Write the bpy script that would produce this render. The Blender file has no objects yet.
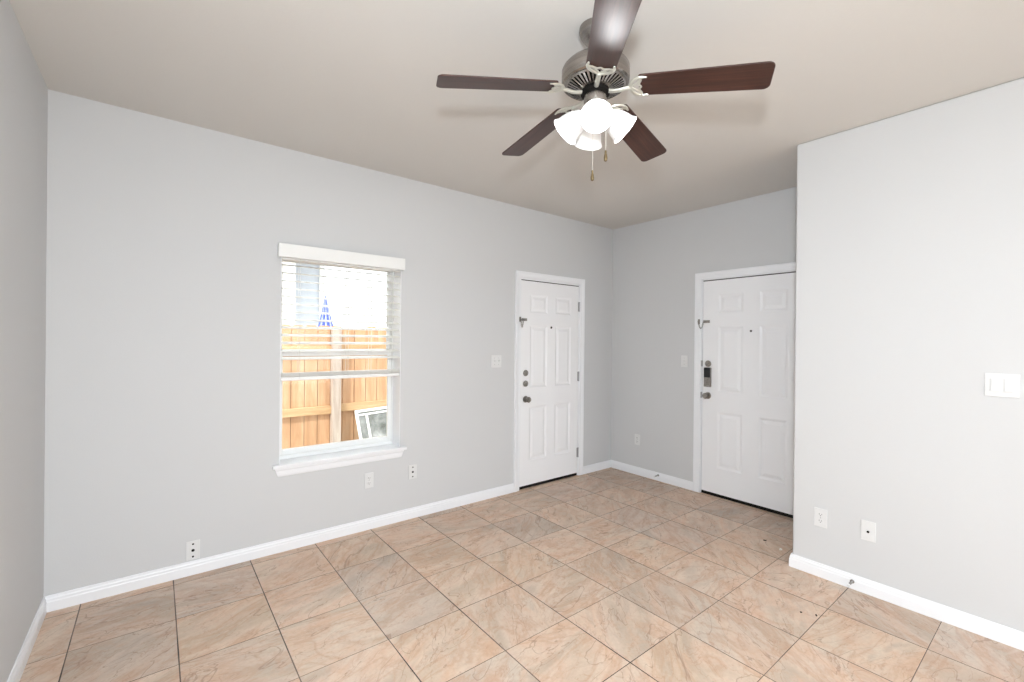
import bpy, bmesh, math, random
from mathutils import Vector, Matrix
random.seed(7)
PI = math.pi
SC = bpy.context.scene
COL = SC.collection

# ---------------------------------------------------------------- camera
YAW, PITCH, ROLL, FPX = 0.6689, -0.0016, 0.0101, 450.37
fwd = Vector((math.sin(YAW)*math.cos(PITCH), math.cos(YAW)*math.cos(PITCH), math.sin(PITCH)))
rgt = Vector((math.cos(YAW), -math.sin(YAW), 0))
upv = rgt.cross(fwd)
r2 = rgt*math.cos(ROLL) + upv*math.sin(ROLL)
u2 = -rgt*math.sin(ROLL) + upv*math.cos(ROLL)
cd = bpy.data.cameras.new('camera'); cam = bpy.data.objects.new('camera', cd); COL.objects.link(cam)
cd.sensor_width = 36; cd.lens = FPX/1024*36; cd.clip_start = .02
R = Matrix((r2, u2, -fwd)).transposed()
cam.matrix_world = Matrix.Translation((0.4534, -3.3671, 1.4523)) @ R.to_4x4()
SC.camera = cam

# ---------------------------------------------------------------- view
vs = SC.view_settings
vs.view_transform = 'Standard'; vs.look = 'None'; vs.gamma = 1; vs.use_curve_mapping = False
vs.exposure = 0.10

# ---------------------------------------------------------------- sky, sun, large lights
w = bpy.data.worlds.new('sky'); SC.world = w; w.use_nodes = True
nt = w.node_tree; bg = nt.nodes['Background']
bg.inputs[0].default_value = (.95, .97, 1.0, 1); bg.inputs[1].default_value = 3.7
def lamp(name, kind, loc, aim, energy, color=(1, 1, 1), **kw):
    l = bpy.data.lights.new(name, kind); o = bpy.data.objects.new(name, l); COL.objects.link(o)
    l.energy = energy; l.color = color
    for k, v in kw.items(): setattr(l, k, v)
    o.location = loc
    o.rotation_euler = (Vector(aim)-Vector(loc)).to_track_quat('-Z', 'Y').to_euler()
    return o
lamp('sun', 'SUN', (-12, -8, 15), (0, 0, 0), 3.6, (1, .95, .86), angle=.02)
# fill light added at an assumed, unseen opening in the rear wall
lamp('rear_fill', 'AREA', (2.6, -6.35, 1.2), (2.6, 0, 1.0), 9, (.84, .92, 1.0), shape='RECTANGLE', size=2.2, size_y=2.1)
# unseen fill light added behind the camera to brighten walls and floor
lamp('ceiling_fill', 'AREA', (.95, -4.1, 2.68), (.95, -4.1, 0), 39, (.86, .935, 1.0), shape='DISK', size=.8)
# the photographer's flash head above the camera
lamp('flash_reflector', 'AREA', (.43, -3.43, 1.80), (4.59, -1.0, 1.2), 26, (.85, .93, 1.0), shape='DISK', size=.10)
lamp('flash', 'POINT', (.43, -3.43, 1.80), (4.4, -.9, .3), 66, (.86, .935, 1.0), shadow_soft_size=.05)

# ---------------------------------------------------------------- materials
def mat(name, color=(.8, .8, .8), rough=.5, metal=0, spec=.5, emit=None, es=0):
    m = bpy.data.materials.new(name); m.use_nodes = True
    b = m.node_tree.nodes['Principled BSDF']
    b.inputs['Base Color'].default_value = (*color, 1); b.inputs['Roughness'].default_value = rough
    b.inputs['Metallic'].default_value = metal; b.inputs['Specular IOR Level'].default_value = spec
    if emit: b.inputs['Emission Color'].default_value = (*emit, 1); b.inputs['Emission Strength'].default_value = es
    return m
class N:
    def __init__(s, m): s.t = m.node_tree; s.b = s.t.nodes['Principled BSDF']
    def n(s, t, **kw):
        x = s.t.nodes.new(t)
        for k, v in kw.items(): setattr(x, k, v)
        return x
    def l(s, a, b): s.t.links.new(a, b)
    def math(s, op, a, b=None, c=None):
        x = s.n('ShaderNodeMath', operation=op)
        for i, v in enumerate((a, b, c)):
            if v is None: continue
            if isinstance(v, (int, float)): x.inputs[i].default_value = v
            else: s.l(v, x.inputs[i])
        return x.outputs[0]
    def noise(s, vec, scale, detail=3, rough=.5, dist=0, dims='3D', w=None):
        x = s.n('ShaderNodeTexNoise', noise_dimensions=dims)
        if vec is not None: s.l(vec, x.inputs['Vector'])
        x.inputs['Scale'].default_value = scale; x.inputs['Detail'].default_value = detail
        x.inputs['Roughness'].default_value = rough; x.inputs['Distortion'].default_value = dist
        if w is not None: s.l(w, x.inputs['W'])
        return x.outputs[0]
    def ramp(s, f, stops):
        x = s.n('ShaderNodeValToRGB'); e = x.color_ramp.elements
        while len(e) < len(stops): e.new(.5)
        for i, (p, c) in enumerate(stops):
            e[i].position = p; e[i].color = (*c, 1) if len(c) == 3 else c
        s.l(f, x.inputs[0]); return x.outputs[0]
    def mix(s, f, a, b, blend='MIX'):
        x = s.n('ShaderNodeMix', data_type='RGBA', blend_type=blend)
        if isinstance(f, (int, float)): x.inputs[0].default_value = f
        else: s.l(f, x.inputs[0])
        for i, v in ((6, a), (7, b)):
            if isinstance(v, tuple): x.inputs[i].default_value = (*v, 1)
            else: s.l(v, x.inputs[i])
        return x.outputs[2]
    def bump(s, h, strength=.1, dist=.01):
        x = s.n('ShaderNodeBump'); x.inputs['Strength'].default_value = strength; x.inputs['Distance'].default_value = dist
        s.l(h, x.inputs['Height']); s.l(x.outputs[0], s.b.inputs['Normal'])
    def pos(s): return s.n('ShaderNodeNewGeometry').outputs['Position']
    def obj(s): return s.n('ShaderNodeTexCoord').outputs['Object']

def plaster(name, color, bump=.08, scale=130):
    m = mat(name, color, .75, spec=.25); n = N(m); p = n.pos()
    a = n.noise(p, scale, 2, .5); b = n.noise(p, 1.3, 2)
    c = n.mix(n.math('MULTIPLY', b, .06), color, tuple(x*.8 for x in color)); n.l(c, n.b.inputs['Base Color'])
    n.bump(a, bump, .004); return m
M_wall = plaster('wall_paint_grey', (.635, .638, .64))
M_ceil = plaster('ceiling_paint', (.68, .655, .62), .16, 70)
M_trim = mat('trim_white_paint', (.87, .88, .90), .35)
M_door = mat('door_white_paint', (.90, .90, .91), .38)
n = N(M_door); n.bump(n.noise(n.obj(), 60, 2), .03, .002)
M_vinyl = mat('window_vinyl', (.86, .87, .86), .35)
M_blind = mat('blind_white', (.86, .86, .84), .4); M_slat = mat('blind_slat_ivory', (.90, .90, .86), .35)
M_plate = mat('plate_plastic', (.74, .74, .735), .4, spec=.3)
M_dark = mat('dark_hole', (.008, .007, .006), .7, spec=.1)
M_doorgap = mat('gap_shade_threshold_black', (.008, .007, .006), .6, spec=.2)  # stands in for shade in the door gaps; also the threshold colour
M_chrome = mat('satin_nickel_lock', (.36, .34, .32), .3, 1)
n = N(M_chrome); n.l(n.ramp(n.noise(n.obj(), 90, 2), [(.3, (.24, .22, .20)), (.7, (.42, .40, .37))]), n.b.inputs['Base Color'])
M_hinge = mat('hinge_grey_metal', (.42, .42, .43), .4, 1)
M_nickel = mat('brushed_nickel', (.36, .33, .31), .25, 1)
n = N(M_nickel); q = n.n('ShaderNodeMapping'); q.inputs['Scale'].default_value = (3, 3, 260); n.l(n.obj(), q.inputs[0])
s_ = n.noise(q.outputs[0], 1, 2); n.l(n.ramp(s_, [(.3, (.29, .27, .25)), (.7, (.38, .35, .33))]), n.b.inputs['Base Color'])
M_iron = mat('blade_iron_nickel', (.68, .67, .6), .33, .75)
M_brass = mat('antique_brass', (.24, .18, .10), .28, 1)
M_chain = mat('pale_bead_chain', (.75, .72, .66), .35, .6)
M_black = mat('keypad_black_glass', (.01, .01, .012), .12)
M_cord = mat('blind_cord', (.72, .72, .70), .8)

def wood_blade():
    m = mat('espresso_wood_blade', (.05, .02, .014), .36, spec=.55); n = N(m)
    q = n.n('ShaderNodeMapping'); q.inputs['Scale'].default_value = (3, 70, 70); n.l(n.obj(), q.inputs[0])
    f = n.noise(q.outputs[0], 1, 4, .6, .4)
    n.l(n.ramp(f, [(.25, (.022, .009, .007)), (.5, (.045, .016, .011)), (.8, (.085, .032, .02))]), n.b.inputs['Base Color'])
    return m
M_blade = wood_blade()

def shade_glass():
    m = bpy.data.materials.new('frosted_glass_shade'); m.use_nodes = True; t = m.node_tree; t.nodes.clear()
    o = t.nodes.new('ShaderNodeOutputMaterial'); d = t.nodes.new('ShaderNodeBsdfDiffuse'); tr = t.nodes.new('ShaderNodeBsdfTranslucent')
    g = t.nodes.new('ShaderNodeBsdfGlossy'); g.inputs['Roughness'].default_value = .2
    e = t.nodes.new('ShaderNodeEmission'); e.inputs[0].default_value = (1, .97, .93, 1); e.inputs[1].default_value = .12
    d.inputs[0].default_value = (.82, .82, .81, 1); tr.inputs[0].default_value = (.95, .93, .9, 1)
    a = t.nodes.new('ShaderNodeMixShader'); a.inputs[0].default_value = .03
    b = t.nodes.new('ShaderNodeMixShader'); b.inputs[0].default_value = .05; c = t.nodes.new('ShaderNodeAddShader')
    t.links.new(d.outputs[0], a.inputs[1]); t.links.new(tr.outputs[0], a.inputs[2]); t.links.new(a.outputs[0], b.inputs[1])
    t.links.new(g.outputs[0], b.inputs[2]); t.links.new(b.outputs[0], c.inputs[0]); t.links.new(e.outputs[0], c.inputs[1])
    t.links.new(c.outputs[0], o.inputs[0]); return m
M_shade = shade_glass()
M_bulb = mat('lit_bulb', (1, 1, 1), .4, emit=(.97, .98, 1), es=80)

def glass():
    m = bpy.data.materials.new('window_glass'); m.use_nodes = True; t = m.node_tree; t.nodes.clear()
    o = t.nodes.new('ShaderNodeOutputMaterial'); tr = t.nodes.new('ShaderNodeBsdfTransparent'); g = t.nodes.new('ShaderNodeBsdfGlossy')
    tr.inputs[0].default_value = (.93, .95, .94, 1); g.inputs['Roughness'].default_value = .01
    fr = t.nodes.new('ShaderNodeFresnel'); fr.inputs[0].default_value = 1.25
    x = t.nodes.new('ShaderNodeMixShader'); t.links.new(fr.outputs[0], x.inputs[0]); t.links.new(tr.outputs[0], x.inputs[1]); t.links.new(g.outputs[0], x.inputs[2])
    t.links.new(x.outputs[0], o.inputs[0]); return m
M_glass = glass()

TS, OX, OY, GR = .4029, .1437, -.4903, .0019   # tile pitch, origin
TSX, TSY = .4005, .4053
def tile_floor():
    m = mat('stone_look_floor_tile', (.5, .4, .32), .42, spec=.35); n = N(m)
    sep = n.n('ShaderNodeSeparateXYZ'); n.l(n.pos(), sep.inputs[0])
    u = n.math('DIVIDE', n.math('SUBTRACT', sep.outputs[0], OX), TSX)
    v = n.math('DIVIDE', n.math('SUBTRACT', sep.outputs[1], OY), TSY)
    iu, iv = n.math('FLOOR', u), n.math('FLOOR', v)
    fu, fv = n.math('SUBTRACT', u, iu), n.math('SUBTRACT', v, iv)
    du = n.math('MINIMUM', fu, n.math('SUBTRACT', 1, fu)); dv = n.math('MINIMUM', fv, n.math('SUBTRACT', 1, fv))
    # slightly uneven joint widths
    j = n.noise(n.pos(), 3.2, 2); jw = n.math('MULTIPLY_ADD', j, .006, .0015)
    gu = n.math('LESS_THAN', du, n.math('MULTIPLY', jw, 1.4)); gv = n.math('LESS_THAN', dv, n.math('MULTIPLY', jw, .9))
    cid = n.n('ShaderNodeCombineXYZ'); n.l(iu, cid.inputs[0]); n.l(iv, cid.inputs[1])
    wn = n.n('ShaderNodeTexWhiteNoise', noise_dimensions='3D'); n.l(cid.outputs[0], wn.inputs[0])
    ws = n.n('ShaderNodeSeparateColor'); n.l(wn.outputs[1], ws.inputs[0])
    # local coords per tile: a quarter-turn or not, then a random offset
    loc = n.n('ShaderNodeCombineXYZ'); n.l(fu, loc.inputs[0]); n.l(fv, loc.inputs[1])
    rot = n.n('ShaderNodeVectorRotate', rotation_type='Z_AXIS'); n.l(loc.outputs[0], rot.inputs[0])
    rot.inputs['Center'].default_value = (.5, .5, 0)
    n.l(n.math('MULTIPLY_ADD', n.math('ROUND', n.math('MULTIPLY', ws.outputs[0], 1.49)), PI, n.math('MULTIPLY_ADD', ws.outputs[2], 1.3, -1.05)), rot.inputs['Angle'])
    off = n.n('ShaderNodeVectorMath', operation='MULTIPLY_ADD'); n.l(wn.outputs[1], off.inputs[0]); off.inputs[1].default_value = (37, 53, 29); n.l(rot.outputs[0], off.inputs[2])
    P = off.outputs[0]
    stretch = n.n('ShaderNodeMapping'); stretch.inputs['Scale'].default_value = (1.0, 2.5, 1); n.l(P, stretch.inputs[0])
    S = stretch.outputs[0]
    big = n.noise(S, .62, 3, .5, .7); mid = n.noise(S, 1.5, 6, .66, .9); fine = n.noise(P, 30, 4, .7)
    blot = n.noise(P, 3.0, 6, .66, .5)
    base = n.ramp(big, [(.28, (.47, .40, .34)), (.40, (.56, .46, .375)), (.48, (.64, .53, .45)), (.56, (.65, .49, .385)), (.64, (.64, .55, .47)), (.76, (.52, .45, .39))])
    # pale cloudy patches
    c = n.mix(n.math('MULTIPLY', n.ramp(mid, [(.48, (0, 0, 0)), (.66, (1, 1, 1))]), .55), base, (.70, .60, .51))
    # rose and rust blotches
    c = n.mix(n.math('MULTIPLY', n.ramp(blot, [(.50, (0, 0, 0)), (.68, (1, 1, 1))]), .50), c, (.60, .385, .27))
    c = n.mix(n.math('MULTIPLY', n.ramp(blot, [(.30, (1, 1, 1)), (.44, (0, 0, 0))]), .22), c, (.42, .36, .31))
    # rust-brown bands following the cleft
    band = n.noise(S, .85, 5, .58, .9)
    c = n.mix(n.math('MULTIPLY', n.ramp(band, [(.47, (0, 0, 0)), (.53, (1, 1, 1)), (.57, (.25, .25, .25)), (.66, (0, 0, 0))]), .50), c, (.50, .315, .215))
    c = n.mix(n.math('MULTIPLY', n.ramp(band, [(.30, (1, 1, 1)), (.40, (0, 0, 0))]), .40), c, (.40, .33, .28))
    # cleft lines
    wv = n.noise(S, .8, 4, .5, 1.0); wv2 = n.noise(S, 2.2, 4, .55, .6)
    crack = n.ramp(n.math('ABSOLUTE', n.math('SUBTRACT', wv, .5)), [(0, (1, 1, 1)), (.007, (0, 0, 0))])
    crack2 = n.ramp(n.math('ABSOLUTE', n.math('SUBTRACT', wv2, .54)), [(0, (1, 1, 1)), (.016, (0, 0, 0))])
    c = n.mix(n.math('MULTIPLY', crack, .6), c, (.27, .16, .11))
    c = n.mix(n.math('MULTIPLY', crack2, .38), c, (.42, .24, .16))
    c = n.mix(n.math('MULTIPLY', n.ramp(fine, [(.45, (0, 0, 0)), (.75, (1, 1, 1))]), .25), c, (.38, .29, .23))
    tone = n.ramp(ws.outputs[1], [(0, (.88, .86, .83)), (.3, (1.0, .965, .915)), (.55, (1.06, 1.005, .94)), (.8, (1.03, .97, .88)), (1, (.96, .95, .94))])
    c = n.mix(1, c, tone, 'MULTIPLY')
    g = n.math('MAXIMUM', gu, gv)
    gn = n.noise(n.pos(), 2.1, 2); gc = n.ramp(gn, [(.40, (.03, .02, .016)), (.62, (.15, .105, .08))])
    c = n.mix(g, c, gc); n.l(c, n.b.inputs['Base Color'])
    n.l(n.math('MULTIPLY_ADD', fine, .2, .36), n.b.inputs['Roughness'])
    h = n.math('SUBTRACT', n.math('MULTIPLY', mid, .25), n.math('MULTIPLY', g, 1.0))
    n.bump(h, .35, .003); return m
M_floor = tile_floor()

def cedar(name, cols, sc=(6, 6, .7)):
    m = mat(name, cols[1], .8, spec=.2); n = N(m)
    q = n.n('ShaderNodeMapping'); q.inputs['Scale'].default_value = sc; n.l(n.pos(), q.inputs[0])
    f = n.noise(q.outputs[0], 2.2, 5, .6, .5)
    n.l(n.ramp(f, [(.3, cols[0]), (.5, cols[1]), (.72, cols[2])]), n.b.inputs['Base Color']); return m
M_fence = cedar('cedar_picket', [(.44, .25, .14), (.57, .345, .205), (.65, .45, .30)])
M_rail = cedar('cedar_rail', [(.42, .25, .13), (.56, .37, .21), (.66, .48, .30)], (.7, 6, 6))
M_post = cedar('weathered_post', [(.36, .29, .25), (.48, .40, .35), (.6, .53, .47)])
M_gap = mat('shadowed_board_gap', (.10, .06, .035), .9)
M_ground = mat('dry_ground', (.42, .38, .30), .95); n = N(M_ground)
n.l(n.ramp(n.noise(n.pos(), 9, 5, .7), [(.3, (.30, .27, .18)), (.7, (.52, .47, .38))]), n.b.inputs['Base Color'])
M_side = mat('neighbour_siding_cream', (.80, .74, .68), .8)
M_side2 = mat('neighbour_siding_grey', (.56, .60, .68), .8)
M_roof = mat('neighbour_roof', (.35, .33, .31), .9)
M_umb = mat('umbrella_blue', (.06, .10, .42), .8)
M_umbw = mat('umbrella_white', (.45, .48, .62), .8)
M_screen = mat('screen_pane_grey', (.18, .19, .19), .25); n = N(M_screen)
n.l(n.ramp(n.noise(n.obj(), 5, 3, .6, .6), [(.35, (.10, .11, .10)), (.55, (.22, .23, .23)), (.75, (.45, .46, .46))]), n.b.inputs['Base Color'])  # pale mottling paints a cloud reflection into the pane
M_conc = mat('exterior_stucco', (.6, .57, .52), .9)
M_spring = mat('door_stop_metal', (.25, .24, .23), .4, 1)
M_crumbw = mat('white_crumb', (.85, .83, .78), .8)
M_crumbd = mat('dark_crumb', (.06, .04, .03), .8)

# ---------------------------------------------------------------- mesh helpers
class MB:
    def __init__(s): s.v = []; s.f = []
    def add(s, vs, fs, T=None):
        o = len(s.v)
        s.v += [tuple(T @ Vector(v)) if T else tuple(v) for v in vs]; s.f += [tuple(i+o for i in f) for f in fs]; return s
    def box(s, x0, x1, y0, y1, z0, z1, T=None):
        x0, x1 = sorted((x0, x1)); y0, y1 = sorted((y0, y1)); z0, z1 = sorted((z0, z1))
        vs = [(x, y, z) for z in (z0, z1) for y in (y0, y1) for x in (x0, x1)]
        return s.add(vs, [(0, 2, 3, 1), (4, 5, 7, 6), (0, 1, 5, 4), (2, 6, 7, 3), (0, 4, 6, 2), (1, 3, 7, 5)], T)
    def lathe(s, prof, T=None, seg=32, cap=True):
        vs = []; fs = []
        for r, z in prof:
            for i in range(seg): a = 2*PI*i/seg; vs.append((r*math.cos(a), r*math.sin(a), z))
        for k in range(len(prof)-1):
            for i in range(seg):
                j = (i+1) % seg; fs.append((k*seg+i, k*seg+j, (k+1)*seg+j, (k+1)*seg+i))
        if cap:
            if prof[0][0] > 1e-5: fs.append(tuple(range(seg-1, -1, -1)))
            if prof[-1][0] > 1e-5: fs.append(tuple((len(prof)-1)*seg+i for i in range(seg)))
        return s.add(vs, fs, T)
    def tube(s, pts, r, seg=8, T=None, flat=1.0):
        pts = [Vector(p) for p in pts]; vs = []; fs = []; n_ = len(pts)
        rr = r if isinstance(r, (list, tuple)) else [r]*n_
        for i, p in enumerate(pts):
            d = (pts[min(i+1, n_-1)]-pts[max(i-1, 0)]).normalized()
            up = Vector((0, 0, 1)) if abs(d.z) < .9 else Vector((1, 0, 0))
            a = d.cross(up).normalized(); b = a.cross(d)
            for k in range(seg):
                t = 2*PI*k/seg; vs.append(p + a*math.cos(t)*rr[i] + b*math.sin(t)*rr[i]*flat)
        for i in range(n_-1):
            for k in range(seg):
                j = (k+1) % seg; fs.append((i*seg+k, i*seg+j, (i+1)*seg+j, (i+1)*seg+k))
        fs.append(tuple(range(seg-1, -1, -1))); fs.append(tuple((n_-1)*seg+k for k in range(seg)))
        return s.add(vs, fs, T)
    def prism(s, poly, z0, z1, T=None):   # poly in xy
        k = len(poly); vs = [(x, y, z0) for x, y in poly]+[(x, y, z1) for x, y in poly]
        fs = [tuple(range(k-1, -1, -1)), tuple(range(k, 2*k))]+[(i, (i+1) % k, k+(i+1) % k, k+i) for i in range(k)]
        return s.add(vs, fs, T)
    def build(s, name, m, parent=None, bevel=0, smooth=False, seg=2, T=None):
        me = bpy.data.meshes.new(name); me.from_pydata([tuple(v) for v in s.v], [], s.f); me.update()
        bm = bmesh.new(); bm.from_mesh(me); bmesh.ops.recalc_face_normals(bm, faces=bm.faces)
        if smooth:
            for f in bm.faces: f.smooth = True
            for e in bm.edges:
                if len(e.link_faces) == 2 and e.calc_face_angle(0) > .6: e.smooth = False
        bm.to_mesh(me); bm.free()
        me.materials.append(m)
        o = bpy.data.objects.new(name, me); COL.objects.link(o)
        if parent: o.parent = parent
        if bevel:
            b = o.modifiers.new('bevel', 'BEVEL'); b.width = bevel; b.segments = seg; b.limit_method = 'ANGLE'; b.angle_limit = .6
        return o
def tag(o, label=None, cat=None, group=None, kind=None):
    for k, v in (('label', label), ('category', cat), ('group', group), ('kind', kind)):
        if v: o[k] = v
    return o
def empty(name, loc=(0, 0, 0), M=None):
    o = bpy.data.objects.new(name, None); COL.objects.link(o); o.empty_display_size = .1
    if M is not None: o.matrix_world = M
    else: o.location = loc
    return o
def struct(o, label, cat): return tag(o, label, cat, kind='structure')

# ================================================================ THE ROOM
H, L, PX, PY = 2.743, 4.5904, 3.7118, -2.2083
YR = -6.5      # rear wall
WT = .20       # wall thickness
def pierced(mb, a0, a1, z0, z1, holes, put):
    """wall of boxes around openings; put(a0,a1,z0,z1) adds one box"""
    a = a0
    for h0, h1, hz0, hz1 in sorted(holes):
        put(a, h0, z0, z1)
        if hz0 > z0: put(h0, h1, z0, hz0)
        if hz1 < z1: put(h0, h1, hz1, z1)
        a = h1
    put(a, a1, z0, z1)
WIN = (1.114, 1.985, .585, 2.045)
D1 = (3.206, 4.050, 0, 2.060)
D2 = (-2.040, -1.080, 0, 2.060)
mb = MB(); pierced(mb, -WT, L+WT, 0, H, [WIN, D1], lambda a, b, c, d: mb.box(a, b, 0, WT, c, d))
struct(mb.build('wall_front', M_wall), 'light grey painted wall with the window and a white door', 'wall')
mb = MB(); pierced(mb, PY, 0, 0, H, [D2], lambda a, b, c, d: mb.box(L, L+WT, a, b, c, d))
struct(mb.build('wall_entry', M_wall), 'grey end wall of the entry nook around the keypad door', 'wall')
mb = MB().box(-WT, 0, YR-WT, 0, 0, H)
struct(mb.build('wall_left', M_wall), 'light grey wall at the left edge of the room', 'wall')
mb = MB()
mb.box(PX, L+WT, YR-WT, PY, 0, H)
struct(mb.build('wall_right', M_wall, bevel=.012, seg=4), 'light grey wall on the right with rounded outer corner and switches', 'wall')
mb = MB(); pierced(mb, 0, PX, 0, H, [(.35, 3.45, 0, 2.25)], lambda a, b, c, d: mb.box(a, b, YR-WT, YR, c, d))  # unseen opening added to let fill light in
struct(mb.build('wall_rear', M_wall), 'grey rear wall with a wide assumed opening for fill light behind the viewer', 'wall')
mb = MB().box(-WT, L+WT, YR-WT, WT, -.06, 0)
struct(mb.build('floor', M_floor), 'beige stone-look square tile floor with thin dark grout', 'floor')
mb = MB().box(-WT-.4, L+WT+.4, YR-1.2, WT+.0, H, H+.08)
struct(mb.build('ceiling', M_ceil), 'warm off-white flat textured ceiling', 'ceiling')

# baseboards: profile swept along x or y
BP = [(0, 0), (.014, 0), (.014, .050), (.0115, .056), (.0115, .066), (.008, .072), (.006, .083), (0, .083)]
def baseboard(name, p0, p1, nrm, label, m0=0, m1=0):
    """p0->p1 along the wall, nrm into the room; m0/m1: +1 inner mitre (shorten), -1 outer mitre (extend)"""
    p0, p1, nrm = Vector(p0), Vector(p1), Vector(nrm); d = (p1-p0).normalized(); mb = MB(); vs = []
    for p, mt, sg in ((p0, m0, 1), (p1, m1, -1)):
        for t, z in BP: vs.append(p+nrm*t+d*(sg*mt*t)+Vector((0, 0, z)))
    k = len(BP); fs = [tuple(range(k)), tuple(range(2*k-1, k-1, -1))]+[(i, (i+1) % k, k+(i+1) % k, k+i) for i in range(k)]
    mb.add(vs, fs)
    return struct(mb.build(name, M_trim), label, 'baseboard')
CW = .066   # casing width
baseboard('baseboard_front', (0, 0, 0), (D1[0]-CW+.012, 0, 0), (0, -1, 0), 'white baseboard running under the window', 1, 0)
baseboard('baseboard_corner', (D1[1]+CW-.012, 0, 0), (L, 0, 0), (0, -1, 0), 'short white baseboard between first door and far corner', 0, 1)
baseboard('baseboard_entry', (L, 0, 0), (L, D2[1]+CW-.012, 0), (-1, 0, 0), 'white baseboard on the entry wall beside the keypad door', 1, 0)
baseboard('baseboard_left', (0, YR, 0), (0, 0, 0), (1, 0, 0), 'white baseboard along the left wall', 0, 1)
baseboard('baseboard_right', (PX, YR, 0), (PX, PY, 0), (-1, 0, 0), 'white baseboard along the right wall', 0, -1)
baseboard('baseboard_nook', (PX, PY, 0), (L, PY, 0), (0, 1, 0), 'white baseboard turning the corner into the entry nook', -1, 1)

# ================================================================ DOORS
def frame_M(axis, origin):
    """door local frame: +X across the door (left to right seen from the room), +Y into the room, Z up"""
    if axis == 'front': return Matrix.Translation(origin) @ Matrix(((1, 0, 0), (0, -1, 0), (0, 0, 1))).to_4x4()
    if axis == 'entry': return Matrix.Translation(origin) @ Matrix(((0, -1, 0), (-1, 0, 0), (0, 0, 1))).to_4x4()
def leaf_mesh(w_, h_, cols, rows, z0, th=.044):
    """six-panel leaf; front face at local y=0 with moulded panels"""
    mb = MB(); xs = sorted({0, w_, *[c for p in cols for c in p]}); zs = sorted({z0, h_, *[c for p in rows for c in p]})
    def q(a, b, c, d, ya=0):
        mb.add([(a, ya, c), (b, ya, c), (b, ya, d), (a, ya, d)], [(0, 1, 2, 3)])
    for i in range(len(xs)-1):
        for k in range(len(zs)-1):
            if any(abs(xs[i]-p[0]) < 1e-6 for p in cols) and any(abs(zs[k]-p[0]) < 1e-6 for p in rows):
                a, b, c, d = xs[i], xs[i+1], zs[k], zs[k+1]
                rings = [(0, 0), (.006, -.0025), (.016, -.0068), (.023, -.0075), (.029, -.0065), (.052, -.0015)]
                vs = []; fs = []
                for t, y in rings: vs += [(a+t, y, c+t), (b-t, y, c+t), (b-t, y, d-t), (a+t, y, d-t)]
                for r_ in range(len(rings)-1):
                    for s_ in range(4): fs.append((r_*4+s_, r_*4+(s_+1) % 4, r_*4+4+(s_+1) % 4, r_*4+4+s_))
                k4 = (len(rings)-1)*4; fs.append((k4, k4+1, k4+2, k4+3)); mb.add(vs, fs)
            else: q(xs[i], xs[i+1], zs[k], zs[k+1])
    mb.add([(0, 0, z0), (w_, 0, z0), (w_, 0, h_), (0, 0, h_), (0, -th, z0), (w_, -th, z0), (w_, -th, h_), (0, -th, h_)],
           [(0, 4, 5, 1), (1, 5, 6, 2), (2, 6, 7, 3), (3, 7, 4, 0), (4, 7, 6, 5)])
    return mb
def RX(a): return Matrix.Rotation(a, 4, 'X')
def T3(x, y, z): return Matrix.Translation((x, y, z))
def knob(parent, x, z):
    o = MB().lathe([(.030, 0), (.033, .003), (.031, .009), (.014, .013), (.012, .030)], T3(x, 0, z) @ RX(-PI/2), 28).build('knob_rose', M_chrome, parent, smooth=True)
    MB().lathe([(.012, .028), (.020, .034), (.027, .044), (.028, .054), (.022, .063), (.0, .066)], T3(x, 0, z) @ RX(-PI/2), 28).build('knob', M_chrome, o, smooth=True)
def deadbolt(parent, x, z):
    o = MB().lathe([(.028, 0), (.031, .003), (.029, .010), (.020, .013), (0, .0135)], T3(x, 0, z) @ RX(-PI/2), 28).build('deadbolt', M_chrome, parent, smooth=True)
    MB().box(x-.0045, x+.0045, .012, .030, z-.017, z+.017).build('thumb_turn', M_chrome, o, bevel=.002)
def chain(parent, x_leaf, z, x_case, drop=.055):
    MB().box(x_leaf+.006, x_leaf+.070, 0, .006, z-.013, z+.013).box(x_leaf+.012, x_leaf+.056, .006, .010, z-.010, z-.004).box(x_leaf+.012, x_leaf+.056, .006, .010, z+.004, z+.010).build('chain_track', M_chrome, parent, bevel=.001)
    MB().box(x_case-.010, x_case+.010, .016, .020, z-.024, z+.024).lathe([(.006, 0), (.007, .012), (.004, .016)], T3(x_case, .019, z) @ RX(-PI/2), 12).build('chain_mount', M_chrome, parent, bevel=.001)
    mb = MB(); n_ = 11; pts = []
    for i in range(n_):
        t = i/(n_-1); pts.append(Vector((x_case+(x_leaf+.014-x_case)*t, .030-.014*t, z-drop*4*t*(1-t)-.0)))
    for i in range(n_-1):
        a, b = pts[i], pts[i+1]; d = (b-a).normalized(); s_ = Vector((0, 1, 0)) if i % 2 else d.cross(Vector((0, 1, 0))).normalized()
        c = (a+b)/2; ln = (b-a).length*.68; loop = []
        for k in range(9):
            an = 2*PI*k/8; loop.append(c+d*math.cos(an)*ln+s_*math.sin(an)*.0052)
        mb.tube(loop, .0019, 5)
    mb.build('door_chain', M_chrome, parent, smooth=True)
def casing(parent, x0, x1, zt, w_=.066):
    prof = [(0, 0), (0, .009), (.006, .012), (.012, .0105), (.030, .012), (.044, .0165), (.056, .018), (w_, .017), (w_, 0)]
    mb = MB(); k = len(prof); vs = []
    for st in range(4):
        for t, y in prof:
            vs.append([(x0-t, y, 0), (x0-t, y, zt+t), (x1+t, y, zt+t), (x1+t, y, 0)][st])
    fs = []
    for st in range(3):
        for i in range(k): fs.append((st*k+i, st*k+(i+1) % k, (st+1)*k+(i+1) % k, (st+1)*k+i))
    fs += [tuple(range(k)), tuple(range(3*k, 4*k))]
    return mb.add(vs, fs).build('casing', M_trim, parent)
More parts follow.
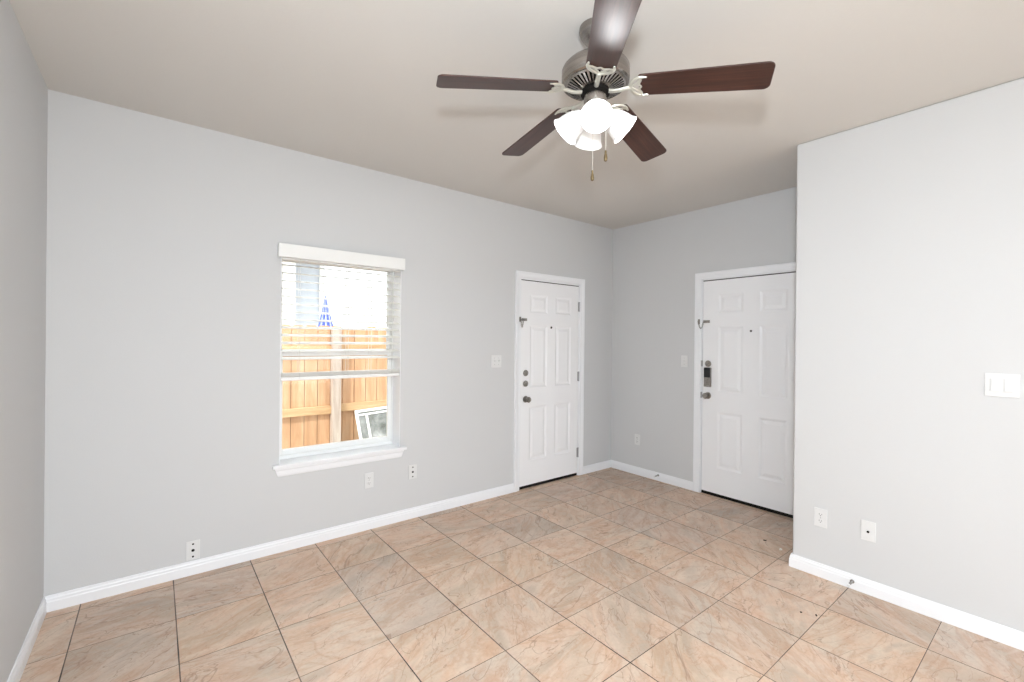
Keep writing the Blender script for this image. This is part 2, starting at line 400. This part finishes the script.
def door(name, axis, origin, W, label, cols, threshold):
    """origin: floor point at the leaf's left edge; W: leaf width"""
    root = empty(name, M=frame_M(axis, origin)); struct(root, label, 'door')
    g = .004; zt = 2.040
    leaf_mesh(W, zt-.003, cols, [(.27, .80), (.985, 1.60), (1.725, 1.905)], .030).build('door_leaf', M_door, root).location = (0, -.004, 0)
    casing(root, -.010, W+.010, zt+.014)
    # jamb with stop
    mb = MB().box(-.02, -g, -.198, 0.0, 0, zt+.02).box(W+g, W+.02, -.198, 0.0, 0, zt+.02).box(-.02, W+.02, -.198, 0.0, zt+.006, zt+.02)
    mb.box(-g, .010, -.075, -.052, .0, zt+.006).box(W-.010, W+g, -.075, -.052, .0, zt+.006).box(.0, W, -.075, -.052, zt-.010, zt+.006)
    mb.build('door_jamb', M_trim, root)
    MB().box(-g, W+g, -.030, -.010, zt-.0025, zt+.0058).box(-g, W+g, -.050, -.012, 0.0175, .0295).build('door_gap_shade', M_doorgap, root)  # dark strips added to put shade into the top and bottom gaps
    MB().box(-g, W+g, -.19, -.010, 0.0005, .017).build('threshold', M_doorgap, root)
    return root
d1 = door('door_1', 'front', (3.226, 0, 0), .804, 'white six-panel door in the window wall with hinges on its right', [(.118, .350), (.462, .690)], .017)
deadbolt(d1, .060, 1.134); deadbolt(d1, .060, 1.030); knob(d1, .062, .878); chain(d1, 0, 1.655, -.027, .075)
for z in (1.82, 1.07, .25):
    MB().lathe([(.0065, z-.052), (.0065, z+.052)], T3(.810, .004, 0), 12).box(.793, .809, -.0035, -.002, z-.05, z+.05).build('hinge', M_hinge, d1, smooth=True)
pe = MB().lathe([(.013, 0), (.013, .003), (.009, .0045)], T3(.402, -.004, 1.586) @ RX(-PI/2), 20).build('peephole', M_chrome, d1); MB().lathe([(.008, .0042), (.008, .0052)], T3(.402, -.004, 1.586) @ RX(-PI/2), 16).build('lens', M_dark, pe)
mb = MB()
for z in (1.134, 1.030, .878): mb.box(-.0038, -.0005, -.03, -.002, z-.022, z+.022)
mb.build('strike_plate', M_hinge, d1)
d2 = door('door_2', 'entry', (L, -1.100, 0), .920, 'white six-panel entry door with black keypad lock at the far end', [(.150, .378), (.520, .745)], .017)
deadbolt(d2, .058, 1.248)
o = MB().box(.024, .092, -.002, .022, 1.028, 1.212).build('keypad_lock', M_chrome, d2, bevel=.006, seg=3)
MB().box(.027, .089, .0215, .0245, 1.118, 1.209).build('keypad_screen', M_black, o, bevel=.001)
MB().box(.040, .076, .0215, .030, 1.062, 1.072).lathe([(.010, 0), (.010, .006)], T3(.058, .022, 1.067) @ RX(-PI/2), 16).build('thumb_turn', M_chrome, o, bevel=.001)
knob(d2, .058, .945); chain(d2, 0, 1.650, -.032, .065)
MB().lathe([(.009, 0), (.009, .004), (.006, .0045)], T3(.447, -.004, 1.556) @ RX(-PI/2), 16).build('peephole', M_dark, d2)
mb = MB()
for z in (1.248, .945): mb.box(-.012, -.0005, -.02, .0102, z-.028, z+.028)
mb.build('strike_plate', M_hinge, d2)

# ================================================================ WINDOW
X0, X1, Z0, Z1 = WIN
w1 = empty('window_1', ((X0+X1)/2, 0, Z0)); struct(w1, 'white vinyl single-hung window looking out on the cedar fence', 'window')
def wp(mb, name, m, parent=w1, **kw):
    mb.v = [(v[0]-(X0+X1)/2, v[1], v[2]-Z0) for v in mb.v]; return mb.build(name, m, parent, **kw)
FY0, FY1 = .135, .195
f = .015
mb = MB().box(X0, X0+f, FY0, FY1, Z0, Z1).box(X1-f, X1, FY0, FY1, Z0, Z1).box(X0+f, X1-f, FY0, FY1, Z0, Z0+.035).box(X0+f, X1-f, FY0, FY1, Z1-f, Z1)
fr = wp(mb, 'window_frame', M_vinyl, bevel=.003)
a, b = X0+f, X1-f; zb, zm = Z0+.035, 1.338
def sash(y0, y1, z0, z1, bot, top, nm):
    s_ = .030
    mb = MB().box(a, a+s_, y0, y1, z0, z1).box(b-s_, b, y0, y1, z0, z1).box(a+s_, b-s_, y0, y1, z0, z0+bot).box(a+s_, b-s_, y0, y1, z1-top, z1)
    o = wp(mb, nm, M_vinyl, bevel=.003)
    wp(MB().box(a+s_, b-s_, (y0+y1)/2-.002, (y0+y1)/2+.002, z0+bot, z1-top), 'glass_pane', M_glass, o)
    return o
lo = sash(.142, .164, zb, zm+.018, .040, .034, 'lower_sash')
sash(.168, .190, zm-.015, Z1-f, .034, .030, 'upper_sash')
wp(MB().box(1.50, 1.56, .128, .142, zm+.014, zm+.026), 'sash_lock', M_vinyl, lo, bevel=.002)
for xa, xb in ((X0, X0+.004), (X1-.004, X1)): wp(MB().box(xa, xb, .001, .134, Z0+.010, Z1), 'bright_reveal_sheet', M_trim)  # white sheets added so the reveals look overexposed
# stool and apron
mb = MB().box(X0-.045, X1+.045, -.038, 0, Z0-.012, Z0+.010).box(X0+.001, X1-.001, 0, .134, Z0-.012, Z0+.010)
wp(mb, 'window_stool', M_trim, bevel=.004, seg=3)
prof = [(0, 0), (-.018, 0), (-.020, -.010), (-.015, -.022), (-.012, -.050), (-.008, -.060), (0, -.063)]
vs = []
for xx, sg in ((X0-.030, 1), (X1+.030, -1)):
    for y, z in prof: vs.append((xx+sg*(-z)*.35, y, Z0-.012+z))
k = len(prof)
wp(MB().add(vs, [tuple(range(k)), tuple(range(2*k-1, k-1, -1))]+[(i, (i+1) % k, k+(i+1) % k, k+i) for i in range(k)]), 'window_apron', M_trim)

# blind
bl = empty('window_blind', (1.55, .04, 1.2))
tag(bl, 'white horizontal slat blind half lowered over the window, slats open', 'blind')
def bp_(mb, name, m, parent=bl, **kw):
    mb.v = [(v[0]-1.55, v[1]-.04, v[2]-1.2) for v in mb.v]; return mb.build(name, m, parent, **kw)
bp_(MB().box(X0-.022, X1+.010, -.048, -.036, 1.997, 2.088).box(X0-.022, X0-.010, -.036, -.001, 1.997, 2.088).box(X1-.002, X1+.010, -.036, -.001, 1.997, 2.088), 'valance', M_blind, bevel=.003, seg=3)
bp_(MB().box(X0+.006, X1-.006, .006, .060, 1.990, 2.040), 'head_rail', M_blind)
mb = MB(); zt_, pitch = 1.955, .0535; BY0, BY1 = .008, .058
for i in range(13):
    z = zt_-i*pitch; n_ = 6; vs = []; fs = []
    xa, xb = X0+.007, X1-.007
    for xx in (xa, xb):
        for k_ in range(n_+1):
            t = k_/n_; y = BY0+(BY1-BY0)*t; c = .0028*4*t*(1-t)+(t-.5)*.015
            vs += [(xx, y, z+c), (xx, y, z+c-.0026)]
    m2 = 2*(n_+1)
    for k_ in range(n_):
        o_ = 2*k_; fs += [(o_, o_+2, m2+o_+2, m2+o_), (o_+1, m2+o_+1, m2+o_+3, o_+3), (o_, o_+1, o_+3, o_+2), (m2+o_, m2+o_+2, m2+o_+3, m2+o_+1)]
    fs += [(0, m2, m2+1, 1), (2*n_, 2*n_+1, m2+2*n_+1, m2+2*n_)]
    mb.add(vs, fs)
# slats resting stacked on the bottom rail
for i in range(5): mb.box(X0+.007, X1-.007, BY0, BY1, 1.188+i*.0052, 1.1910+i*.0052)
bp_(mb, 'slats', M_slat)
bp_(MB().box(X0+.007, X1-.007, BY0, BY1, 1.158, 1.184), 'bottom_rail', M_blind, bevel=.004)
for xx in (1.238, 1.572, 1.746, 1.915):
    mb = MB()
    for yy in (BY0-.002, BY1+.002): mb.tube([(xx, yy, 1.17), (xx, yy, 2.0)], .0013, 5)
    for i in range(13): mb.tube([(xx, BY0-.002, zt_-i*pitch-.004), (xx, BY1+.002, zt_-i*pitch-.002)], .0008, 4)
    bp_(mb, 'ladder_cord', M_cord)

# ================================================================ WALL PLATES
def plate_M(wall, a, z):
    if wall == 'front': return frame_M('front', (a, 0, z))
    if wall == 'entry': return frame_M('entry', (L, a, z))
    return frame_M('entry', (PX, a, z))
def plate(name, wall, a, z, label, cat, w_=.070, h_=.115, group=None):
    r = empty(name, M=plate_M(wall, a, z)); tag(r, label, cat, group)
    MB().box(-w_/2, w_/2, .0005, .006, -h_/2, h_/2).build('cover_plate', M_plate, r, bevel=.0025, seg=3)
    return r
def holes3(r):
    for z in (.038, .0, -.038):
        MB().lathe([(.0085 if z == 0 else .0055, .004), (.0085 if z == 0 else .0055, .0075), (.003, .008)], T3(0, 0, z) @ RX(-PI/2), 16).build('jack' if z == 0 else 'screw', M_dark, r)
def duplex(r, faint=False):
    for s_ in (.020, -.020):
        poly = [(.0165*math.cos(t)*1.0, max(-.013, min(.013, .0165*math.sin(t)))) for t in [2*PI*k/24 for k in range(24)]]
        T = T3(0, .0045, s_) @ RX(PI/2) @ Matrix.Scale(-1, 4, (0, 0, 1))
        o = MB().prism([(x, y) for x, y in poly], 0, .0035, T).build('receptacle', M_plate, r)
        MB().box(-.0075, -.0055, .0078, .0084, s_-.002, s_+.007).box(.0055, .0075, .0078, .0084, s_-.001, s_+.006).lathe([(.0025, 0), (.0025, .0006)], T3(0, .0078, s_-.007) @ RX(-PI/2), 10).build('slot', M_dark, o)
    MB().lathe([(.003, .005), (.003, .0068)], RX(-PI/2), 10).build('screw', M_hinge, r)
def toggles(r, xs):
    for x in xs:
        o = MB().box(x-.006, x+.006, .004, .0068, -.013, .013).build('toggle_bezel', M_plate, r)
        MB().box(x-.004, x+.004, 0, .016, -.004, .006, T3(0, .004, 0) @ RX(.45)).build('toggle', M_plate, o, bevel=.001)
        for z in (.03, -.03): MB().lathe([(.003, .005), (.003, .0072)], T3(x, 0, z) @ RX(-PI/2), 10).build('screw', M_hinge, r)
holes3(plate('cable_plate', 'front', .640, .148, 'small white cable plate with three dark dots, just above baseboard near left corner', 'wall plate'))
duplex(plate('outlet', 'front', 1.735, .372, 'white duplex power outlet below the right half of the window', 'outlet'))
holes3(plate('cable_plate', 'front', 2.097, .375, 'white cable plate with three dark dots right of the window apron', 'wall plate'))
toggles(plate('light_switch', 'front', 2.930, 1.256, 'white two-toggle light switch left of the first door', 'light switch', .115), (-.023, .023))
duplex(plate('outlet', 'entry', -.363, .381, 'white power outlet low on the wall between the two doors', 'outlet'))
toggles(plate('light_switch', 'entry', -.912, 1.261, 'white single-toggle light switch left of the keypad door', 'light switch'), (0,))
duplex(plate('outlet', 'right', -2.367, .367, 'white power outlet near the outer corner of the right wall', 'outlet'))
r = plate('cable_plate', 'right', -2.606, .365, 'white plate with one dark cable jack, low on the right wall', 'wall plate')
MB().lathe([(.006, .005), (.006, .012), (.003, .013)], T3(0, 0, -.004) @ RX(-PI/2), 16).build('jack', M_dark, r)
for z in (.042, -.042): MB().lathe([(.003, .005), (.003, .0065)], T3(0, 0, z) @ RX(-PI/2), 10).build('screw', M_plate, r)
r = plate('light_switch', 'right', -3.126, 1.256, 'white double rocker light switch at the right edge of the photo', 'light switch', .118, .115)
for x in (-.023, .023):
    o = MB().box(x-.0175, x+.0175, .005, .0072, -.034, .034).build('rocker_frame', M_plate, r, bevel=.001)
    MB().box(x-.0135, x+.0135, -.004, .004, -.030, .030, T3(0, .0075, 0) @ RX(.07)).build('rocker', M_plate, o, bevel=.0015)

def door_stop(M, label):
    r = empty('door_stop', M=M); tag(r, label, 'door stop')
    MB().lathe([(.011, 0), (.011, .004), (.006, .007)], RX(-PI/2), 16).build('base', M_spring, r, smooth=True)
    mb = MB(); pts = []
    for i in range(97):
        t = i/96; pts.append((.0055*math.cos(t*24*PI/1), .006+t*.055, .0055*math.sin(t*24*PI)))
    mb.tube(pts, .0013, 5).build('spring', M_spring, r, smooth=True)
    MB().lathe([(.006, .060), (.0075, .063), (.0075, .072), (.005, .075)], RX(-PI/2), 14).build('rubber_tip', M_plate, r, smooth=True)
door_stop(frame_M('entry', (L-.0125, -.635, .058)), 'small metal spring door stop on the baseboard between the two doors')
door_stop(frame_M('entry', (PX-.0125, -2.535, .045)), 'small metal spring door stop on the right wall baseboard')

# debris on the floor
def crumb(x, y, r, m, label, sx=1.0, rot=0.0):
    mb = MB(); bm = bmesh.new(); bmesh.ops.create_icosphere(bm, subdivisions=2, radius=r)
    for v in bm.verts: v.co *= random.uniform(.75, 1.15); v.co.x *= sx; v.co.z *= .6
    zmin = min(v.co.z for v in bm.verts)
    mb.add([(v.co.x, v.co.y, v.co.z-zmin) for v in bm.verts], [tuple(v.index for v in f_.verts) for f_ in bm.faces]); bm.free()
    o = mb.build('crumb', m, smooth=True); o.location = (x, y, .0002); o.rotation_euler.z = rot
    return tag(o, label, 'debris')
crumb(3.90, -2.070, .011, M_crumbw, 'tiny white crumb on the tiles by the right wall corner')
crumb(3.966, -1.937, .007, M_crumbd, 'tiny dark crumb on the tiles before the keypad door', 1.7, 1.9)
crumb(3.19, -2.44, .006, M_crumbd, 'dark speck beside a grout joint near the right wall')
crumb(3.225, -2.50, .005, M_crumbd, 'dark elongated speck lying on the joint near the right wall', 2.2, .4)
crumb(1.855, -2.265, .005, M_crumbd, 'thin dark sliver lying alone on a mid-room tile', 3.2, .8)

# ================================================================ CEILING FAN
FX, FY = 1.864, -2.118
fan = empty('ceiling_fan', (FX, FY, 2.7146)); fan.scale = (.978,)*3; tag(fan, 'brushed nickel ceiling fan with five dark blades and four lit white shades', 'ceiling fan')
def fz(prof): return [(r_, z-H) for r_, z in prof]
MB().lathe(fz([(.060, H+.029), (.069, H+.025), (.070, H+.009), (.064, H-.007), (.046, H-.033), (.028, H-.056), (.024, H-.064), (.0, H-.064)]), seg=40).build('canopy', M_nickel, fan, smooth=True)
MB().lathe(fz([(.0125, H-.06), (.0125, 2.625)]), seg=20).lathe(fz([(.0, 2.652), (.024, 2.650), (.030, 2.640), (.034, 2.620)]), seg=28).build('downrod', M_nickel, fan, smooth=True)
mot = MB().lathe(fz([(.030, 2.628), (.060, 2.626), (.100, 2.620), (.125, 2.610), (.137, 2.597), (.141, 2.588), (.141, 2.546), (.138, 2.540), (.1385, 2.533), (.132, 2.528), (.122, 2.529)]), seg=64, cap=False).build('motor_housing', M_nickel, fan, smooth=True)
g = MB()
def ring(mb, r0, z0, r1, z1, th=.002, seg=64): mb.lathe([(r0, z0-H), (r1, z1-H), (r1, z1-H+th), (r0, z0-H+th), (r0, z0-H)], seg=seg, cap=False)
ring(g, .126, 2.528, .117, 2.524); ring(g, .074, 2.506, .052, 2.500)
for k in range(40):
    a0, a1 = 2*PI*(k-.26)/40, 2*PI*(k+.26)/40; vs = []
    for dz in (0, .002):
        for rr, zz in ((.073, 2.5058), (.118, 2.5243)):
            for an in (a0, a1): vs.append((rr*math.cos(an), rr*math.sin(an), zz-H+dz))
    g.add(vs, [(0, 1, 3, 2), (4, 6, 7, 5), (0, 4, 5, 1), (2, 3, 7, 6), (0, 2, 6, 4), (1, 5, 7, 3)])
g.build('vent_grille', M_nickel, mot)
MB().lathe(fz([(.0, 2.545), (.121, 2.545), (.121, 2.550), (0, 2.550)]), seg=48).build('motor_core', M_dark, mot)
MB().lathe(fz([(.055, 2.505), (.060, 2.500), (.060, 2.488), (.050, 2.484), (.0, 2.484)]), seg=40).build('flywheel', M_dark, fan, smooth=True)

TAU, DROOP = -.19, -.075
def blade_poly():
    pts = []; r0, r1, w0, w1 = .178, .66, .058, .069
    def corner(cx, cy, rad, a0, a1, n_=6):
        for i in range(n_+1): t = a0+(a1-a0)*i/n_; pts.append((cx+rad*math.cos(t), cy+rad*math.sin(t)))
    corner(r1-.025, w1-.025, .025, PI/2, 0); corner(r1-.025, -w1+.025, .025, 0, -PI/2)
    corner(r0+.012, -w0+.012, .012, -PI/2, -PI); corner(r0+.012, w0-.012, .012, PI, PI/2)
    return pts
def arc_pts(pts, n_=6):
    """Catmull-Rom through pts"""
    P = [Vector(p) for p in pts]; P = [P[0]*2-P[1]]+P+[P[-1]*2-P[-2]]; out = []
    for i in range(1, len(P)-2):
        for k_ in range(n_):
            t = k_/n_; a_, b_, c_, d_ = P[i-1:i+3]
            out.append(.5*((2*b_)+(c_-a_)*t+(2*a_-5*b_+4*c_-d_)*t*t+(3*b_-a_-3*c_+d_)*t**3))
    out.append(P[-2]); return out
blade_me = iron_me = None
for k in range(5):
    an = -1.04+k*2*PI/5+(0, 0, 0, -.045, -.01)[k]; DROOP = (-.121, -.121, -.091, -.087, -.103)[k]
    # blade frame: local x outward, y across, z up; origin on the axis
    T = Matrix.Rotation(an, 4, 'Z') @ T3(0, 0, 2.514-H) @ Matrix.Rotation(-DROOP, 4, 'Y') @ Matrix.Rotation(TAU, 4, 'X')
    if k == 0:
        bo = MB().prism(blade_poly(), 0, .006).build('blade', M_blade, fan, bevel=.0015); blade_me = bo.data
    else:
        bo = bpy.data.objects.new('blade', blade_me); COL.objects.link(bo); bo.parent = fan
        b_ = bo.modifiers.new('bevel', 'BEVEL'); b_.width = .0015; b_.segments = 2; b_.limit_method = 'ANGLE'
    bo.matrix_local = T
    if k == 0:
        mb = MB()
        s0 = [(.050, 0, -.012), (.070, 0, -.016), (.100, 0, -.016), (.124, 0, -.010), (.146, 0, -.006)]
        mb.tube(arc_pts(s0), [.010]*24+[.009], 10, flat=.7)
        for sg in (1, -1):
            mb.tube(arc_pts([(.142, 0, -.006), (.150, .022*sg, -.005), (.164, .040*sg, -.005), (.186, .050*sg, -.005), (.214, .049*sg, -.005)]), [.0078]*18+[.0074, .007, .0065, .006, .005, .0045, .0035], 8, flat=.6)
            mb.tube(arc_pts([(.146, .0, -.005), (.162, .012*sg, -.005), (.178, .026*sg, -.005), (.189, .043*sg, -.005)]), .0050, 8, flat=.6)
            mb.lathe([(.0055, -.007), (.0045, -.0095), (0, -.0105)], T3(.190, .046*sg, 0), 10)
        mb.tube(arc_pts([(.190, -.036, -.005), (.181, -.014, -.005), (.188, 0, -.005), (.181, .014, -.005), (.190, .036, -.005)]), .0045, 8, flat=.6)
        io = mb.build('blade_iron', M_iron, bo, smooth=True); iron_me = io.data
    else:
        io = bpy.data.objects.new('blade_iron', iron_me); COL.objects.link(io); io.parent = bo
# light kit
MB().lathe(fz([(.0, 2.492), (.047, 2.492), (.0475, 2.490), (.0475, 2.425), (.045, 2.420), (.050, 2.416), (.050, 2.405), (.043, 2.392), (.026, 2.378), (.010, 2.372), (.008, 2.362), (.0, 2.360)]), seg=40).build('switch_housing', M_nickel, fan, smooth=True)
TILT = math.radians(46)
for k in range(4):
    az = math.radians((224, 316, 56, 137)[k])
    # shade frame: local -z is the direction of the mouth
    T = Matrix.Rotation(az, 4, 'Z') @ T3(.044, 0, 2.414-H) @ Matrix.Rotation(-TILT, 4, 'Y')
    fo = MB().lathe([(.0, .010), (.014, .008), (.016, 0), (.024, -.008), (.027, -.012), (.027, -.026), (.024, -.027), (.0, -.027)], T, 24).build('shade_fitter', M_nickel, fan, smooth=True)
    MB().lathe([(.0265, -.012), (.031, -.022), (.041, -.037), (.049, -.057), (.0545, -.079), (.057, -.097), (.0650, -.114),
                (.0630, -.1145), (.054, -.097), (.0515, -.079), (.046, -.057), (.038, -.038), (.027, -.026)], T, 40, cap=False).build('lamp_shade', M_shade, fan, smooth=True)
    MB().lathe([(.012, -.028), (.013, -.045), (.020, -.058), (.0255, -.075), (.0255, -.087), (.019, -.100), (.008, -.107), (0, -.108)], T, 24).build('bulb', M_bulb, fo, smooth=True)
for dx, dy, ztop, zbot in ((-.030, -.020, 2.40, 2.178), (.030, -.028, 2.40, 2.235)):
    mb = MB()
    # dx along image right, dy toward the camera
    rv = Vector((math.cos(YAW), -math.sin(YAW), 0)); fv = Vector((math.sin(YAW), math.cos(YAW), 0))
    p = rv*(dx if dx > 0 else -.004)*1.25 - fv*(.045 if dx > 0 else -.020)
    mb.tube([(p.x, p.y, ztop-H), (p.x, p.y, zbot-H)], .0011, 6)
    zz = zbot
    while zz < ztop:
        mb.lathe([(0, .0017), (.0015, .0009), (.0017, 0), (.0015, -.0009), (0, -.0017)], T3(p.x, p.y, zz-H), 6); zz += .0065
    c = mb.build('pull_chain', M_chain, fan)
    MB().lathe([(.0, .003), (.004, .0), (.0045, -.006), (.0035, -.010), (.0062, -.020), (.0078, -.032), (.0065, -.042), (0, -.046)], T3(p.x, p.y, zbot-H), 16).build('chain_fob', M_brass, c, smooth=True)

# ================================================================ OUTSIDE
struct(MB().box(-8, 14, .2, 14, -.32, -.22).box(-8, 14, -14, -6.7, -.32, -.22).build('ground', M_ground), 'dry pale ground outside the house', 'ground')
FYD = 2.0; GZ = -.22; FT = 1.60
fence = empty('wooden_fence', (2.08, FYD, GZ)); tag(fence, 'orange cedar picket fence behind the house, seen through the window', 'fence')
def fp(mb, name, m, **kw):
    mb.v = [(v[0]-2.08, v[1]-FYD, v[2]-GZ) for v in mb.v]; return mb.build(name, m, fence, **kw)
mb = MB(); x = 1.7585-.1385*20
while x < 6:
    hh = FT+random.uniform(-.012, .010); g_ = .006; j = random.uniform(-.003, .003)
    x2 = x+.1385-g_; c_ = .022
    vs = [(x, hh-c_), (x+c_, hh), (x2-c_, hh), (x2, hh-c_), (x2, GZ), (x, GZ)]
    T = Matrix(((1, 0, 0, 0), (0, 0, -1, FYD+.020+j), (0, 1, 0, 0), (0, 0, 0, 1)))
    mb.prism(vs, 0, .016, T); x += .1385
fp(mb, 'picket_panel', M_fence)
fp(MB().box(-1.0, 6, FYD+.026, FYD+.034, GZ, FT-.05), 'gap_shade_sheet', M_gap)  # dark sheet added to imitate shade between the pickets
for z in (.635, 1.32, -.02):
    fp(MB().box(-1.0, 2.035, FYD-.036, FYD+.002, z-.045, z+.045).box(2.13, 6, FYD-.036, FYD+.002, z-.030, z+.060), 'rail', M_rail, bevel=.003)
fp(MB().box(2.035, 2.130, FYD-.09, FYD+.003, GZ, FT-.04), 'post', M_post, bevel=.004)
fp(MB().box(4.475, 4.565, FYD-.09, FYD+.003, GZ, FT-.04), 'post', M_post, bevel=.004)

# framed screen leaning on the fence
s0 = empty('window_screen', M=T3(2.335, 1.60, GZ) @ Matrix.Rotation(math.radians(-3), 4, 'Y') @ Matrix.Rotation(math.radians(-22), 4, 'X'))
tag(s0, 'white framed grey window sash leaning against the fence outside', 'window sash')
W_, H_ = .75, .89
f_ = .030
MB().box(0, f_, -.012, .012, 0, H_).box(W_-f_, W_, -.012, .012, 0, H_).box(f_, W_-f_, -.012, .012, 0, f_).box(f_, W_-f_, -.012, .012, H_-f_, H_).build('sash_frame', M_vinyl, s0, bevel=.002)
MB().box(.115, .140, -.014, .014, f_, H_-f_-.03).box(f_, W_-f_, -.014, .014, H_-f_-.042, H_-f_-.022).build('sash_bar', M_vinyl, s0)
MB().box(f_, W_-f_, -.004, .004, f_, H_-f_).build('pane', M_screen, s0)

# neighbouring house beyond the fence
hs = empty('neighbour_house', (0, 5, GZ)); tag(hs, 'pale overexposed neighbouring house beyond the fence', 'house')
def hp(mb, name, m, **kw):
    mb.v = [(v[0], v[1]-5, v[2]-GZ) for v in mb.v]; return mb.build(name, m, hs, **kw)
mb = MB()
zz = GZ
while zz < 3.2: mb.add([(-6, 5, zz), (2.28, 5, zz), (2.28, 5.012, zz+.18), (-6, 5.012, zz+.18), (-6, 5.2, zz), (2.28, 5.2, zz), (2.28, 5.2, zz+.18), (-6, 5.2, zz+.18)], [(0, 1, 2, 3), (0, 4, 5, 1), (2, 6, 7, 3), (1, 5, 6, 2), (4, 7, 6, 5)]); zz += .18
hp(mb, 'wall', M_side)
hp(MB().box(2.28, 2.315, 4.985, 5.2, GZ, 3.2), 'corner_board', M_vinyl)
hp(MB().box(2.20, 3.08, 6.0, 9.0, GZ, 3.2), 'side_wall', M_side2)
hp(MB().box(2.98, 3.06, 5.975, 6.0, GZ, 3.2), 'downspout', M_vinyl)
hp(MB().add([(-6.3, 4.6, 3.15), (3.3, 4.6, 3.15), (3.3, 9.4, 3.15), (-6.3, 9.4, 3.15), (-6.3, 7, 4.6), (3.3, 7, 4.6)], [(0, 1, 5, 4), (1, 2, 5), (2, 3, 4, 5), (3, 0, 4), (0, 3, 2, 1)]), 'roof', M_roof)

# blue striped folded parasol in the yard beyond
um = empty('folded_parasol', (2.54, 4.0, GZ)); tag(um, 'blue and white striped folded parasol rising above the fence', 'parasol')
UP = [(.005, 2.15), (.028, 2.02), (.058, 1.86), (.09, 1.72), (.125, 1.56), (.12, 1.46)]
MB().lathe([(.02, 0), (.02, 2.22), (.0, 2.26)], seg=10).build('pole', M_umbw, um)
mb = MB(); mb2 = MB(); sg = 16
for i in range(sg):
    tgt = mb if i % 2 == 0 else mb2; a0, a1 = 2*PI*(i-.25*(i % 2 == 0))/sg, 2*PI*(i+1+.25*(i % 2 == 0)-.0)/sg; am = (a0+a1)/2; vs = []; fs = []
    for r_, z in UP:
        for an, k_ in ((a0, .86), (am, 1.12), (a1, .86)): vs.append((r_*k_*math.cos(an), r_*k_*math.sin(an), z-GZ))
    for q_ in range(len(UP)-1):
        for s_ in range(2): fs.append((q_*3+s_, q_*3+s_+1, q_*3+4+s_, q_*3+3+s_))
    tgt.add(vs, fs)
mb.build('blue_canopy_gore', M_umb, um); mb2.build('white_canopy_gore', M_umbw, um)
